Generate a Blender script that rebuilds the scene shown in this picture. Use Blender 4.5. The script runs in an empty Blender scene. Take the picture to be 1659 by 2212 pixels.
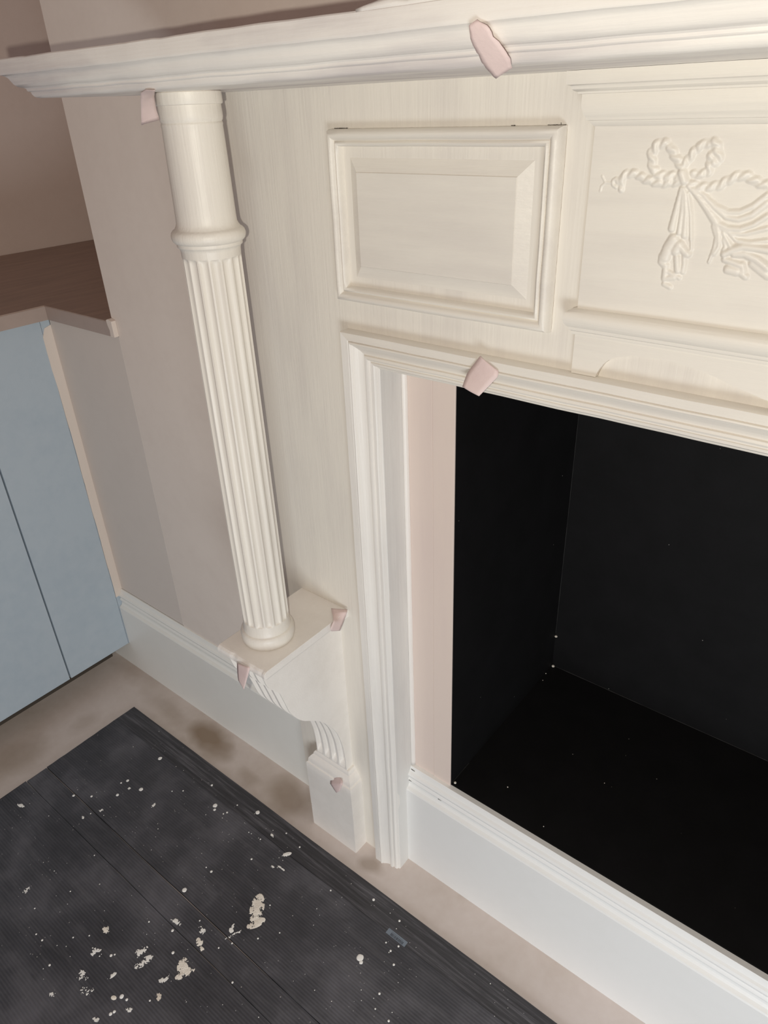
import bpy, bmesh, math, random
import numpy as np
from mathutils import Vector, noise
random.seed(7)

# measured data (metres, world coordinates)
RELIEF = [([(0.378, 1.1497), (0.3739, 1.1542), (0.3697, 1.1595), (0.3672, 1.1628)], 2.9, 2.9, 3.6, 1), ([(0.3623, 1.1662), (0.3566, 1.1643), (0.3535, 1.1594), (0.3545, 1.1528), (0.3562, 1.1474), (0.3617, 1.1432), (0.3686, 1.1429), (0.3753, 1.1431)], 3.0, 3.0, 3.6, 1), ([(0.3801, 1.1516), (0.382, 1.155), (0.3849, 1.1595), (0.3889, 1.164), (0.3945, 1.1658)], 2.6, 2.6, 3.6, 1), ([(0.3992, 1.1658), (0.4025, 1.1607), (0.4035, 1.156), (0.4024, 1.153)], 3.2, 3.0, 3.9, 1), ([(0.3977, 1.157), (0.3986, 1.1504), (0.3981, 1.1466), (0.3932, 1.1446), (0.3876, 1.1445)], 2.6, 2.6, 3.4, 1), ([(0.3768, 1.1392), (0.3693, 1.1383), (0.3625, 1.1377), (0.3543, 1.1398), (0.3488, 1.1413)], 2.8, 2.8, 3.6, 1), ([(0.3477, 1.1428), (0.3412, 1.1443), (0.3358, 1.1438), (0.3317, 1.1405), (0.3302, 1.138)], 2.7, 2.7, 3.6, 1), ([(0.3315, 1.1388), (0.3328, 1.1327)], 2.2, 2.2, 3.0, 1), ([(0.3271, 1.1403), (0.3245, 1.1386), (0.325, 1.1354), (0.328, 1.1338)], 1.3, 1.3, 2.0, 0), ([(0.3247, 1.137), (0.3184, 1.1368), (0.3147, 1.1421)], 0.8, 0.8, 1.3, 0), ([(0.3184, 1.1368), (0.3151, 1.1342), (0.3145, 1.1304)], 0.8, 0.8, 1.3, 0), ([(0.3871, 1.138), (0.394, 1.1359), (0.4013, 1.1361), (0.4081, 1.1378), (0.4144, 1.1418), (0.42, 1.1445), (0.4262, 1.1443), (0.4329, 1.1408), (0.4393, 1.1388), (0.4478, 1.1397)], 2.8, 2.8, 3.6, 1), ([(0.3791, 1.1455), (0.3817, 1.1402)], 3.6, 3.6, 5.2, 0), ([(0.3806, 1.1347), (0.3792, 1.1203), (0.3778, 1.1056)], 2.0, 3.2, 3.6, 0), ([(0.3822, 1.1347), (0.3837, 1.119), (0.3839, 1.1027)], 2.0, 2.4, 3.6, 0), ([(0.3837, 1.1332), (0.3869, 1.1175), (0.3884, 1.1013)], 1.6, 3.0, 3.8, 0), ([(0.3861, 1.1317), (0.3908, 1.1161), (0.394, 1.0984)], 1.6, 1.7, 3.4, 0), ([(0.3804, 1.0975), (0.3772, 1.0905), (0.3756, 1.0835)], 4.6, 4.6, 4.2, 0), ([(0.3854, 1.0936), (0.3835, 1.0893)], 4.2, 4.2, 4.6, 0), ([(0.3853, 1.0945), (0.3905, 1.089), (0.393, 1.0875)], 3.2, 3.2, 4.2, 0), ([(0.394, 1.0984), (0.3953, 1.0911)], 1.2, 1.2, 2.4, 0), ([(0.3733, 1.0842), (0.3735, 1.0799), (0.3771, 1.0772)], 3.0, 3.0, 3.0, 0), ([(0.3852, 1.0843), (0.3874, 1.0742)], 2.8, 2.8, 3.6, 0), ([(0.3908, 1.0848), (0.3917, 1.0798), (0.3914, 1.0737)], 2.2, 2.2, 2.8, 0), ([(0.3776, 1.0741), (0.3778, 1.0671), (0.3852, 1.0688)], 2.6, 2.6, 3.0, 0), ([(0.3801, 1.0726), (0.3896, 1.0688)], 1.8, 1.8, 2.6, 0), ([(0.3781, 1.0627), (0.3834, 1.0606)], 2.0, 2.0, 2.4, 0), ([(0.3853, 1.1364), (0.3945, 1.1289), (0.4035, 1.1199), (0.4096, 1.1132)], 1.8, 3.6, 3.8, 0), ([(0.3893, 1.135), (0.3982, 1.1306), (0.408, 1.1217), (0.4171, 1.1159), (0.426, 1.1149), (0.4346, 1.1184), (0.4433, 1.1271)], 1.6, 2.8, 3.4, 0), ([(0.3985, 1.1291), (0.4077, 1.1232), (0.4172, 1.1194), (0.4258, 1.1199), (0.4341, 1.1244), (0.4422, 1.1322)], 2.2, 2.2, 3.0, 0), ([(0.4109, 1.1108), (0.414, 1.1031), (0.4155, 1.0951), (0.4129, 1.0892)], 2.4, 1.8, 3.2, 0), ([(0.4092, 1.1092), (0.4127, 1.1014), (0.4122, 1.0932), (0.41, 1.0827)], 2.2, 1.0, 2.6, 0), ([(0.4107, 1.1116), (0.4194, 1.1082), (0.4282, 1.108), (0.4368, 1.1116), (0.4452, 1.1182)], 2.2, 2.2, 3.4, 0), ([(0.4147, 1.1079), (0.4234, 1.1045), (0.4327, 1.1051), (0.447, 1.1099)], 1.8, 1.8, 3.0, 0), ([(0.4169, 1.1049), (0.4211, 1.0996), (0.4244, 1.095)], 2.0, 2.0, 3.2, 0), ([(0.4218, 1.1044), (0.4274, 1.1), (0.437, 1.0991), (0.4488, 1.1016)], 1.8, 1.8, 3.0, 0), ([(0.4178, 1.1001), (0.4205, 1.0947), (0.4192, 1.093)], 1.6, 1.6, 2.8, 0), ([(0.4206, 1.0898), (0.4263, 1.0935), (0.433, 1.096), (0.4424, 1.0956), (0.4518, 1.0948)], 3.0, 3.0, 5.0, 0), ([(0.4278, 1.0904), (0.4356, 1.091), (0.4441, 1.0878), (0.453, 1.0822)], 3.2, 3.2, 4.4, 0), ([(0.4214, 1.0858), (0.4274, 1.0843), (0.4333, 1.0827)], 2.4, 2.4, 3.6, 0), ([(0.4252, 1.0787), (0.4319, 1.0777)], 3.4, 3.4, 3.8, 0), ([(0.4335, 1.0778), (0.4389, 1.0747)], 2.6, 2.6, 3.2, 0), ([(0.4349, 1.0829), (0.4366, 1.0781)], 2.6, 2.6, 3.2, 0), ([(0.4417, 1.0843), (0.4542, 1.0766), (0.462, 1.0758)], 3.0, 3.0, 3.0, 0)]
TAPE_MANTEL = ([(0.3184, -0.2575, 1.2359), (0.3174, -0.2535, 1.2289), (0.3182, -0.248, 1.223), (0.32, -0.241, 1.2156), (0.3237, -0.2355, 1.2104)], [(0.3235, -0.2575, 1.2383), (0.3306, -0.2565, 1.2344), (0.3318, -0.2535, 1.2302), (0.3355, -0.248, 1.2246), (0.3372, -0.2435, 1.2195), (0.336, -0.2385, 1.2151)])
TAPE_COL = ([(-0.0162, -0.2385, 1.2173), (-0.0323, -0.233, 1.2152), (-0.0548, -0.22, 1.2035), (-0.0698, -0.212, 1.1905)], [(-0.0036, -0.2385, 1.2162), (-0.0388, -0.215, 1.2125), (-0.0529, -0.205, 1.2037), (-0.0618, -0.197, 1.1937)])
TAPE_LINTEL = ([(0.2106, -0.0595, 0.9764), (0.1974, -0.0615, 0.9574), (0.1949, -0.067, 0.9433)], [(0.2328, -0.06, 0.9652), (0.2339, -0.0625, 0.9601), (0.2173, -0.07, 0.9385)])
TAPE_SHR = ([(-0.0376, -0.0572, 0.5455), (-0.0145, -0.0799, 0.5501), (-0.0135, -0.0873, 0.5424)], [(-0.013, -0.0453, 0.5455), (-0.0145, -0.0505, 0.533), (-0.0125, -0.0647, 0.5262)])
TAPE_SHL = ([(-0.0685, -0.2165, 0.5368), (-0.0678, -0.219, 0.5216), (-0.0645, -0.222, 0.5108), (-0.0509, -0.225, 0.505)], [(-0.0404, -0.2165, 0.5447), (-0.0396, -0.219, 0.5398), (-0.0443, -0.222, 0.5239), (-0.0505, -0.225, 0.5048)])
TAPE_PL = ([(-0.053, -0.0675, 0.1758), (-0.0637, -0.07, 0.165), (-0.0602, -0.0765, 0.1608), (-0.045, -0.078, 0.1495)], [(-0.0447, -0.0675, 0.1808), (-0.0316, -0.072, 0.184), (-0.0288, -0.0765, 0.1819), (-0.035, -0.078, 0.1626)])
DROPS = [(-0.4904, -0.1603, 0.004), (-0.4962, -0.2364, 0.0029), (-0.502, -0.248, 0.0018), (-0.455, -0.2325, 0.004), (-0.4821, -0.2698, 0.0029), (-0.5535, -0.325, 0.0025), (-0.5217, -0.3038, 0.0022), (-0.4889, -0.3422, 0.0016), (-0.3029, -0.1658, 0.0043), (-0.296, -0.1726, 0.0025), (-0.2747, -0.1683, 0.0014), (-0.2713, -0.1618, 0.0018), (-0.2232, -0.1254, 0.004), (-0.2682, -0.1383, 0.0013), (-0.3465, -0.138, 0.0022), (-0.1579, -0.2003, 0.0017), (-0.2083, -0.3134, 0.004), (-0.1978, -0.2615, 0.0022), (-0.1044, -0.1291, 0.0016), (-0.1752, -0.1624, 0.0013), (-0.0014, -0.1564, 0.0014), (0.0692, -0.1235, 0.0022), (0.1272, -0.1255, 0.0018), (0.1315, -0.1672, 0.0013), (0.1514, -0.1594, 0.0016), (0.1457, -0.173, 0.0017), (0.163, -0.1867, 0.0018), (0.1133, -0.2115, 0.0054), (0.1191, -0.216, 0.0029), (0.1718, -0.234, 0.0017), (0.1802, -0.2545, 0.0012), (0.2065, -0.2549, 0.0017), (-0.0413, -0.2916, 0.0014), (-0.3464, -0.5162, 0.0014), (-0.3287, -0.5151, 0.0017), (-0.2807, -0.5285, 0.0018), (-0.2139, -0.4579, 0.0022), (-0.2103, -0.4533, 0.0014), (-0.1361, -0.3925, 0.0023), (-0.2113, -0.386, 0.0014), (-0.1667, -0.3705, 0.0022), (-0.135, -0.481, 0.002), (-0.1454, -0.4832, 0.0032), (-0.1372, -0.5082, 0.0025), (-0.1355, -0.5028, 0.0022), (-0.3828, -0.1823, 0.0014), (-0.4001, -0.1967, 0.0012), (-0.4867, -0.3274, 0.0012), (-0.3702, -0.4393, 0.0011), (-0.3992, -0.3735, 0.0011), (-0.3915, -0.4946, 0.0012), (-0.291, -0.4805, 0.0013), (-0.2719, -0.462, 0.0012), (-0.143, -0.3317, 0.0013), (-0.0818, -0.3415, 0.0013), (-0.0669, -0.24, 0.0012), (-0.0192, -0.263, 0.0011), (-0.1452, -0.1237, 0.0014), (-0.2117, -0.2619, 0.0012), (-0.0226, -0.363, 0.0016), (-0.0699, -0.323, 0.0014), (-0.105, -0.4595, 0.0014), (-0.2039, -0.1657, 0.001)]
SMEARS = [(-0.0806, -0.2576, 0.0115, 0.005, 0.0143, -0.022, 1.0), (-0.0628, -0.2761, 0.0068, 0.0147, 0.0072, -0.0025, 1.0), (-0.0779, -0.31, 0.0063, 0.016, 0.0032, -0.0009, 0.5), (-0.0881, -0.3063, 0.005, 0.001, 0.0025, -0.0075, 0.7), (-0.2584, -0.4389, 0.005, 0.0039, 0.0062, -0.004, 1.0), (-0.1152, -0.3549, 0.0058, 0.0029, 0.0047, -0.0056, 0.9), (-0.1038, -0.3602, 0.0055, 0.0017, 0.0015, -0.0031, 0.9), (-0.1274, -0.3403, 0.0077, 0.001, 0.0014, -0.0061, 0.6), (-0.174, -0.3574, 0.0124, 0.0017, 0.0011, -0.0041, 0.7), (-0.105, -0.3958, 0.0091, 0.0047, 0.0089, -0.0105, 1.0), (-0.094, -0.4007, 0.0059, 0.0148, 0.007, -0.0015, 0.9), (-0.18, -0.4244, 0.0012, 0.0129, 0.007, -0.0003, 0.7), (-0.162, -0.4307, 0.0036, 0.0151, 0.0068, -0.0007, 0.6), (-0.2241, -0.5036, 0.009, 0.0069, 0.0089, -0.0054, 0.35), (-0.1848, -0.475, 0.0017, 0.0073, 0.0034, -0.0003, 0.8), (-0.1137, -0.4281, 0.0027, 0.0105, 0.0048, -0.0006, 0.5), (-0.0991, -0.4475, 0.0041, 0.0021, 0.0043, -0.0048, 0.6), (-0.2346, -0.5479, 0.0053, 0.0041, 0.0076, -0.0042, 0.35), (-0.1468, -0.5268, 0.0064, 0.0028, 0.0026, -0.0033, 0.8), (-0.119, -0.4876, 0.0061, 0.0016, 0.0017, -0.0043, 0.6), (-0.1956, -0.5127, 0.0094, 0.0072, 0.0085, -0.0052, 0.2), (-0.2375, -0.4686, 0.0098, 0.0075, 0.0079, -0.005, 0.3), (-0.6182, -0.4027, 0.0083, 0.0031, 0.0032, -0.0028, 0.9), (-0.4014, -0.2416, 0.0034, 0.0003, 0.003, -0.0077, 0.6), (-0.1129, -0.1544, 0.005, 0.0076, 0.0034, -0.0019, 1.0), (-0.1159, -0.1867, 0.0034, 0.0026, 0.0026, -0.0025, 0.6), (-0.1012, -0.18, 0.0083, 0.0006, 0.0005, -0.0024, 0.6), (-0.1642, -0.143, 0.0008, 0.0024, 0.0058, -0.0021, 0.7), (-0.4761, -0.3115, 0.0012, 0.0047, 0.006, -0.0013, 0.5), (-0.4908, -0.3411, 0.0022, 0.0017, 0.0057, -0.0035, 0.5), (-0.4346, -0.4864, -0.0004, 0.0095, 0.0054, -0.0, 0.12), (-0.4751, -0.2462, 0.0031, 0.0023, 0.0039, -0.0027, 0.4), (-0.1535, -0.492, 0.0035, 0.0027, 0.0029, -0.0019, 2.0)]
BRACKET = [(-0.2049, 0.5183), (-0.2006, 0.5073), (-0.195, 0.4926), (-0.1854, 0.4736), (-0.1793, 0.4715), (-0.1754, 0.4603), (-0.1699, 0.4403), (-0.1642, 0.4206), (-0.1549, 0.4034), (-0.1431, 0.3872), (-0.1294, 0.3749), (-0.1124, 0.3604), (-0.1029, 0.3498), (-0.0944, 0.3388), (-0.0822, 0.3187), (-0.0729, 0.299), (-0.0661, 0.2745), (-0.0622, 0.2544), (-0.0598, 0.2296)]
STAIN = [(-0.465, -0.0547), (-0.4176, -0.0679), (-0.1725, -0.1239), (-0.512, -0.056), (-0.196, -0.063), (0.0216, 0.1567), (-0.7045, -0.2502), (-0.7179, -0.3704)]

# ------------------------------------------------------------------ camera
scene = bpy.context.scene
COL = scene.collection
cam_d = bpy.data.cameras.new('camera'); cam = bpy.data.objects.new('camera', cam_d); COL.objects.link(cam)
cam.location = (0.57945, -0.66048, 1.20147)
cam.rotation_euler = (1.049099150060104, 0.0370159744984515, 0.6756899954949045)
cam_d.sensor_fit = 'HORIZONTAL'; cam_d.sensor_width = 36.0
cam_d.lens = 36.0 * 1544.7114 / 1659.0
cam_d.clip_start = 0.02
scene.camera = cam
scene.view_settings.view_transform = 'Standard'
scene.view_settings.look = 'None'
scene.view_settings.gamma = 1
scene.view_settings.exposure = 0.0

# ------------------------------------------------------------------ light
w = bpy.data.worlds.new('world'); scene.world = w; w.use_nodes = True
w.node_tree.nodes['Background'].inputs[0].default_value = (1.0, 0.74, 0.70, 1)
w.node_tree.nodes['Background'].inputs[1].default_value = 0.20

fl = bpy.data.lights.new('phone_flash', 'POINT'); fl.energy = 13.5; fl.color = (1.0, 0.945, 0.82)
fl.shadow_soft_size = 0.0035
fl.use_nodes = True                      # the phone's tone mapping flattens the flash; use a gentler fall-off
_nt = fl.node_tree; _em = _nt.nodes['Emission']; _fo = _nt.nodes.new('ShaderNodeLightFalloff')
_fo.inputs['Strength'].default_value = 1.0; _fo.inputs['Smooth'].default_value = 0.0
_nt.links.new(_fo.outputs['Linear'], _em.inputs['Strength'])
flo = bpy.data.objects.new('phone_flash', fl); flo.location = (0.544, -0.667, 1.1865); COL.objects.link(flo)

dl = bpy.data.lights.new('low_daylight_fill', 'AREA'); dl.shape = 'RECTANGLE'; dl.size = 0.6; dl.size_y = 0.45  # fill added low in front to lift the lower parts, standing in for daylight
dl.energy = 10.6; dl.color = (0.87, 0.95, 1.0)
dlo = bpy.data.objects.new('low_daylight_fill', dl); COL.objects.link(dlo)
dlo.location = (1.05, -1.15, 0.30)
dlo.rotation_euler = (Vector((0.0, 0.0, 0.12)) - Vector(dlo.location)).to_track_quat('-Z', 'Y').to_euler()

# ------------------------------------------------------------------ materials
def _mat(name):
    m = bpy.data.materials.new(name); m.use_nodes = True
    nt = m.node_tree; b = nt.nodes['Principled BSDF']
    return m, nt, nt.nodes, nt.links, b

def srgb(r, g, b):
    f = lambda c: (c/255/12.92) if c/255 <= 0.04045 else ((c/255+0.055)/1.055)**2.4
    return (f(r), f(g), f(b), 1)

def coords(nt, scale=(1, 1, 1)):
    tc = nt.nodes.new('ShaderNodeTexCoord'); mp = nt.nodes.new('ShaderNodeMapping')
    mp.inputs['Scale'].default_value = scale
    nt.links.new(tc.outputs['Object'], mp.inputs[0]); return mp.outputs[0]

def noise_n(nt, co, sc, det=4, rough=0.55):
    n = nt.nodes.new('ShaderNodeTexNoise'); n.inputs['Scale'].default_value = sc
    n.inputs['Detail'].default_value = det; n.inputs['Roughness'].default_value = rough
    nt.links.new(co, n.inputs['Vector']); return n.outputs['Fac']

def ramp(nt, fac, stops):
    r = nt.nodes.new('ShaderNodeValToRGB'); e = r.color_ramp.elements
    e[0].position, e[0].color = stops[0]; e[1].position, e[1].color = stops[-1]
    for p, c in stops[1:-1]:
        x = e.new(p); x.color = c
    nt.links.new(fac, r.inputs[0]); return r.outputs[0]

def mix(nt, fac, a, b, mode='MIX'):
    n = nt.nodes.new('ShaderNodeMix'); n.data_type = 'RGBA'; n.blend_type = mode
    if hasattr(fac, 'is_linked'): nt.links.new(fac, n.inputs[0])
    else: n.inputs[0].default_value = fac
    for i, v in ((6, a), (7, b)):
        if hasattr(v, 'is_linked'): nt.links.new(v, n.inputs[i])
        else: n.inputs[i].default_value = v
    return n.outputs[2]

def bump(nt, b, h, strength, dist=0.001, prev=None):
    n = nt.nodes.new('ShaderNodeBump'); n.inputs['Strength'].default_value = strength
    n.inputs['Distance'].default_value = dist; nt.links.new(h, n.inputs['Height'])
    if prev is not None: nt.links.new(prev, n.inputs['Normal'])
    nt.links.new(n.outputs[0], b.inputs['Normal']); return n.outputs[0]

G = lambda v: (v, v, v, 1)
def paint(name, col, thin, grain='z', rough=0.42, amount=0.6, bs=0.55):
    """brushed oil paint: thin patches where undercoat shows, brush marks along the grain"""
    m, nt, N, L, b = _mat(name)
    sc = {'z': (1, 1, 0.07), 'x': (0.07, 1, 1), 'n': (1, 1, 1)}[grain]
    co = coords(nt, sc)
    n1 = noise_n(nt, co, 45, 5, 0.6)
    co2 = coords(nt, {'z': (1, 1, 0.35), 'x': (0.35, 1, 1), 'n': (1, 1, 1)}[grain])
    n2 = noise_n(nt, co2, 11, 4)
    f = mix(nt, 0.55, n1, n2)
    f = ramp(nt, f, [(0.46, G(0)), (0.66, G(amount))])
    c = mix(nt, f, col, thin)
    L.new(c, b.inputs['Base Color'])
    b.inputs['Roughness'].default_value = rough
    fine = noise_n(nt, coords(nt, {'z': (1, 1, 0.03), 'x': (0.03, 1, 1), 'n': (1, 1, 1)}[grain]), 420, 3)
    lum = noise_n(nt, coords(nt), 130, 3)
    p = bump(nt, b, fine, bs, 0.0006)
    bump(nt, b, lum, 0.3, 0.0006, p)
    return m

M = {}
WHITE = srgb(232, 226, 216); THIN = srgb(213, 206, 199)
M['white_z'] = paint('brushed_white_vertical', WHITE, THIN, 'z')
M['white_leg_lit'] = paint('brushed_white_legs_lit', srgb(237, 233, 227), srgb(217, 213, 209), 'z')  # board's paint again, lightened to carry the stronger light on the legs
M['white_x'] = paint('brushed_white_horizontal', WHITE, THIN, 'x')
M['white_n'] = paint('white_gloss', srgb(239, 234, 228), srgb(227, 221, 214), 'n', 0.36, 0.5)
M['mantel'] = paint('patchy_undercoat', srgb(238, 233, 226), srgb(192, 184, 184), 'x', 0.42, 0.95)
M['primer'] = paint('thin_primer', srgb(226, 224, 220), srgb(204, 202, 200), 'z', 0.6, 0.6)
M['skirt'] = paint('skirting_satin', srgb(234, 233, 231), srgb(228, 227, 224), 'n', 0.4, 0.3, 0.1)
M['skirt_left'] = paint('skirting_satin_left', srgb(236, 235, 230), srgb(230, 228, 222), 'n', 0.4, 0.3, 0.1)
M['pink'] = paint('blush_infill_paint', srgb(224, 208, 198), srgb(216, 198, 192), 'z', 0.5, 0.5, 0.1)
M['caulk'] = paint('caulk', srgb(234, 229, 224), srgb(226, 220, 214), 'z', 0.4, 0.4)
M['wall'] = paint('wall_emulsion', srgb(226, 215, 206), srgb(218, 206, 197), 'n', 0.75, 0.5, 0.15)
M['wall_l'] = paint('alcove_wall_emulsion', srgb(214, 197, 188), srgb(208, 190, 180), 'n', 0.8, 0.4, 0.15)
M['filler'] = paint('filler_panel_paint', srgb(214, 204, 196), srgb(208, 198, 190), 'n', 0.6, 0.4, 0.1)
M['cream'] = paint('cream_edge_paint', srgb(221, 209, 199), srgb(214, 202, 192), 'z', 0.6, 0.4, 0.1)
M['door'] = paint('pale_blue_door', srgb(176, 188, 198), srgb(166, 180, 192), 'n', 0.5, 0.6, 0.12)
M['seam'] = paint('dirty_paint_seam', srgb(176, 164, 150), srgb(150, 138, 124), 'n', 0.7, 0.7, 0.2)
M['dark'] = paint('dark_gap', srgb(66, 58, 50), srgb(50, 44, 38), 'n', 0.8, 0.3, 0.1)
M['tape'] = paint('pink_masking_tape', srgb(226, 205, 201), srgb(214, 190, 188), 'n', 0.6, 0.6, 0.3)
M['drop'] = paint('dried_paint', srgb(250, 248, 244), srgb(238, 234, 228), 'n', 0.5, 0.5, 0.4)
M['plaster'] = paint('plaster_crumb', srgb(250, 243, 232), srgb(218, 205, 192), 'n', 0.9, 0.8, 1.0)

def worktop_mat():
    m, nt, N, L, b = _mat('brown_wood_worktop')
    n = noise_n(nt, coords(nt, (6, 1, 1)), 9, 6)
    c = ramp(nt, n, [(0.3, srgb(150, 130, 118)), (0.7, srgb(166, 143, 129))])
    L.new(c, b.inputs['Base Color']); b.inputs['Roughness'].default_value = 0.55
    return m
M['worktop'] = worktop_mat()
M['edge'] = paint('worktop_edge_laminate', srgb(172, 155, 146), srgb(162, 147, 138), 'n', 0.5, 0.5, 0.1)

def black_mat():
    m, nt, N, L, b = _mat('matt_black_lining')
    co = coords(nt); n = noise_n(nt, co, 18, 5)
    c = ramp(nt, n, [(0.35, (0.0030, 0.0028, 0.0032, 1)), (0.75, (0.0052, 0.0048, 0.0056, 1))])
    sp = nt.nodes.new('ShaderNodeTexVoronoi'); sp.inputs['Scale'].default_value = 26
    L.new(co, sp.inputs['Vector'])
    k = ramp(nt, sp.outputs['Distance'], [(0.012, G(1)), (0.02, G(0))])
    c = mix(nt, k, c, srgb(190, 185, 180))
    L.new(c, b.inputs['Base Color']); b.inputs['Roughness'].default_value = 0.7
    b.inputs['Specular IOR Level'].default_value = 0.25
    bump(nt, b, noise_n(nt, co, 160, 3), 0.15, 0.001)
    return m
M['black'] = black_mat()
M['dust'] = paint('dusty_joint', (0.03, 0.029, 0.029, 1), (0.012, 0.012, 0.012, 1), 'n', 0.8, 0.9, 0.5)

def floor_mat():
    m, nt, N, L, b = _mat('screed_floor')
    co = coords(nt)
    a = noise_n(nt, co, 3.2, 5, 0.55); s = noise_n(nt, co, 60, 4, 0.6)
    c = ramp(nt, a, [(0.3, srgb(186, 172, 160)), (0.5, srgb(206, 194, 187)), (0.7, srgb(216, 205, 200))])
    c = mix(nt, 0.10, c, s, 'OVERLAY')
    # brown damp/plaster stains with their own outlines
    ds = nt.nodes.new('ShaderNodeTexNoise'); ds.inputs['Scale'].default_value = 14; L.new(co, ds.inputs['Vector'])
    sub = nt.nodes.new('ShaderNodeVectorMath'); sub.operation = 'MULTIPLY_ADD'
    L.new(ds.outputs['Color'], sub.inputs[0]); sub.inputs[1].default_value = (0.05, 0.05, 0); L.new(co, sub.inputs[2])
    for (x, y, rx, ry, amt) in STAINS:
        mp = nt.nodes.new('ShaderNodeMapping'); mp.vector_type = 'TEXTURE'
        mp.inputs['Location'].default_value = (x+0.025, y+0.025, 0); mp.inputs['Scale'].default_value = (rx, ry, 1)
        L.new(sub.outputs[0], mp.inputs[0])
        ln = nt.nodes.new('ShaderNodeVectorMath'); ln.operation = 'LENGTH'; L.new(mp.outputs[0], ln.inputs[0])
        k = ramp(nt, ln.outputs['Value'], [(0.35, G(amt)), (1.05, G(0))])
        c = mix(nt, k, c, srgb(140, 120, 100))
    L.new(c, b.inputs['Base Color']); b.inputs['Roughness'].default_value = 0.72
    bump(nt, b, s, 0.25, 0.001)
    return m
STAINS = [(-0.462, -0.050, 0.075, 0.036, 0.9), (-0.410, -0.066, 0.05, 0.03, 0.6), (-0.20, -0.055, 0.08, 0.045, 0.6),
          (-0.30, -0.075, 0.04, 0.02, 0.4), (-0.745, -0.34, 0.06, 0.07, 0.35), (-0.75, -0.02, 0.12, 0.05, 0.35),
          (0.02, -0.075, 0.035, 0.02, 0.5), (-0.72, -0.20, 0.04, 0.05, 0.25), (-0.60, -0.06, 0.12, 0.03, 0.3)]
M['floor'] = floor_mat()

def mat_mat():
    m, nt, N, L, b = _mat('ribbed_charcoal_mat')
    co = coords(nt)
    # fine ribs running along the sheet
    wv = nt.nodes.new('ShaderNodeTexWave'); wv.wave_type = 'BANDS'; wv.bands_direction = 'Y'
    wv.inputs['Scale'].default_value = 68; wv.inputs['Distortion'].default_value = 0.12
    wv.inputs['Detail'].default_value = 1; L.new(co, wv.inputs['Vector'])
    n1 = noise_n(nt, co, 7, 6, 0.6); n2 = noise_n(nt, coords(nt, (0.12, 1, 1)), 90, 4, 0.65)
    n3 = noise_n(nt, co, 17, 5, 0.6)
    base = ramp(nt, n1, [(0.3, srgb(44, 44, 49)), (0.5, srgb(62, 62, 68)), (0.70, srgb(96, 95, 102))])
    scuff = ramp(nt, n3, [(0.52, G(0)), (0.75, G(0.35))])
    base = mix(nt, scuff, base, srgb(40, 40, 42))
    streak = ramp(nt, n2, [(0.5, G(0)), (0.8, G(0.35))])
    base = mix(nt, streak, base, srgb(112, 110, 114))
    ribm = nt.nodes.new('ShaderNodeMath'); ribm.operation = 'MULTIPLY'
    L.new(wv.outputs['Fac'], ribm.inputs[0])
    rk = ramp(nt, n1, [(0.35, G(0.12)), (0.6, G(0.4))]); L.new(rk, ribm.inputs[1])
    base = mix(nt, ribm.outputs[0], base, srgb(98, 96, 100))
    # speckle of dust
    vo = nt.nodes.new('ShaderNodeTexVoronoi'); vo.inputs['Scale'].default_value = 95; L.new(co, vo.inputs['Vector'])
    k = ramp(nt, vo.outputs['Distance'], [(0.05, G(0.7)), (0.11, G(0))])
    kn = ramp(nt, noise_n(nt, co, 30, 2), [(0.55, G(0)), (0.62, G(1))])
    kk = nt.nodes.new('ShaderNodeMath'); kk.operation = 'MULTIPLY'; L.new(k, kk.inputs[0]); L.new(kn, kk.inputs[1])
    base = mix(nt, kk.outputs[0], base, srgb(190, 186, 182))
    L.new(base, b.inputs['Base Color']); b.inputs['Roughness'].default_value = 0.55
    p = bump(nt, b, wv.outputs['Fac'], 0.6, 0.0006)
    bump(nt, b, n2, 0.3, 0.0008, p)
    return m
M['mat'] = mat_mat()
def streak_mat():
    m, nt, N, L, b = _mat('grained_mat_border')
    n2 = noise_n(nt, coords(nt, (0.035, 1, 1)), 240, 5, 0.7); n1 = noise_n(nt, coords(nt), 9, 4)
    base = ramp(nt, n2, [(0.35, srgb(46, 45, 48)), (0.52, srgb(66, 65, 69)), (0.72, srgb(112, 110, 116))])
    base = mix(nt, ramp(nt, n1, [(0.4, G(0)), (0.7, G(0.5))]), base, srgb(44, 43, 46))
    L.new(base, b.inputs['Base Color']); b.inputs['Roughness'].default_value = 0.5
    bump(nt, b, n2, 0.7, 0.0012); return m
M['mat_border'] = streak_mat()
M['barcode'] = paint('barcode_paper', srgb(120, 130, 142), srgb(108, 118, 130), 'n', 0.5, 0.4, 0.1)
M['ink'] = paint('barcode_ink', srgb(52, 56, 66), srgb(48, 52, 60), 'n', 0.6, 0.2, 0.1)

# ------------------------------------------------------------------ builders
def empty(name, loc, label, cat, group=None):
    o = bpy.data.objects.new(name, None); COL.objects.link(o); o.location = loc
    o.empty_display_size = 0.05; o['label'] = label; o['category'] = cat
    if group: o['group'] = group
    return o

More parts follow.
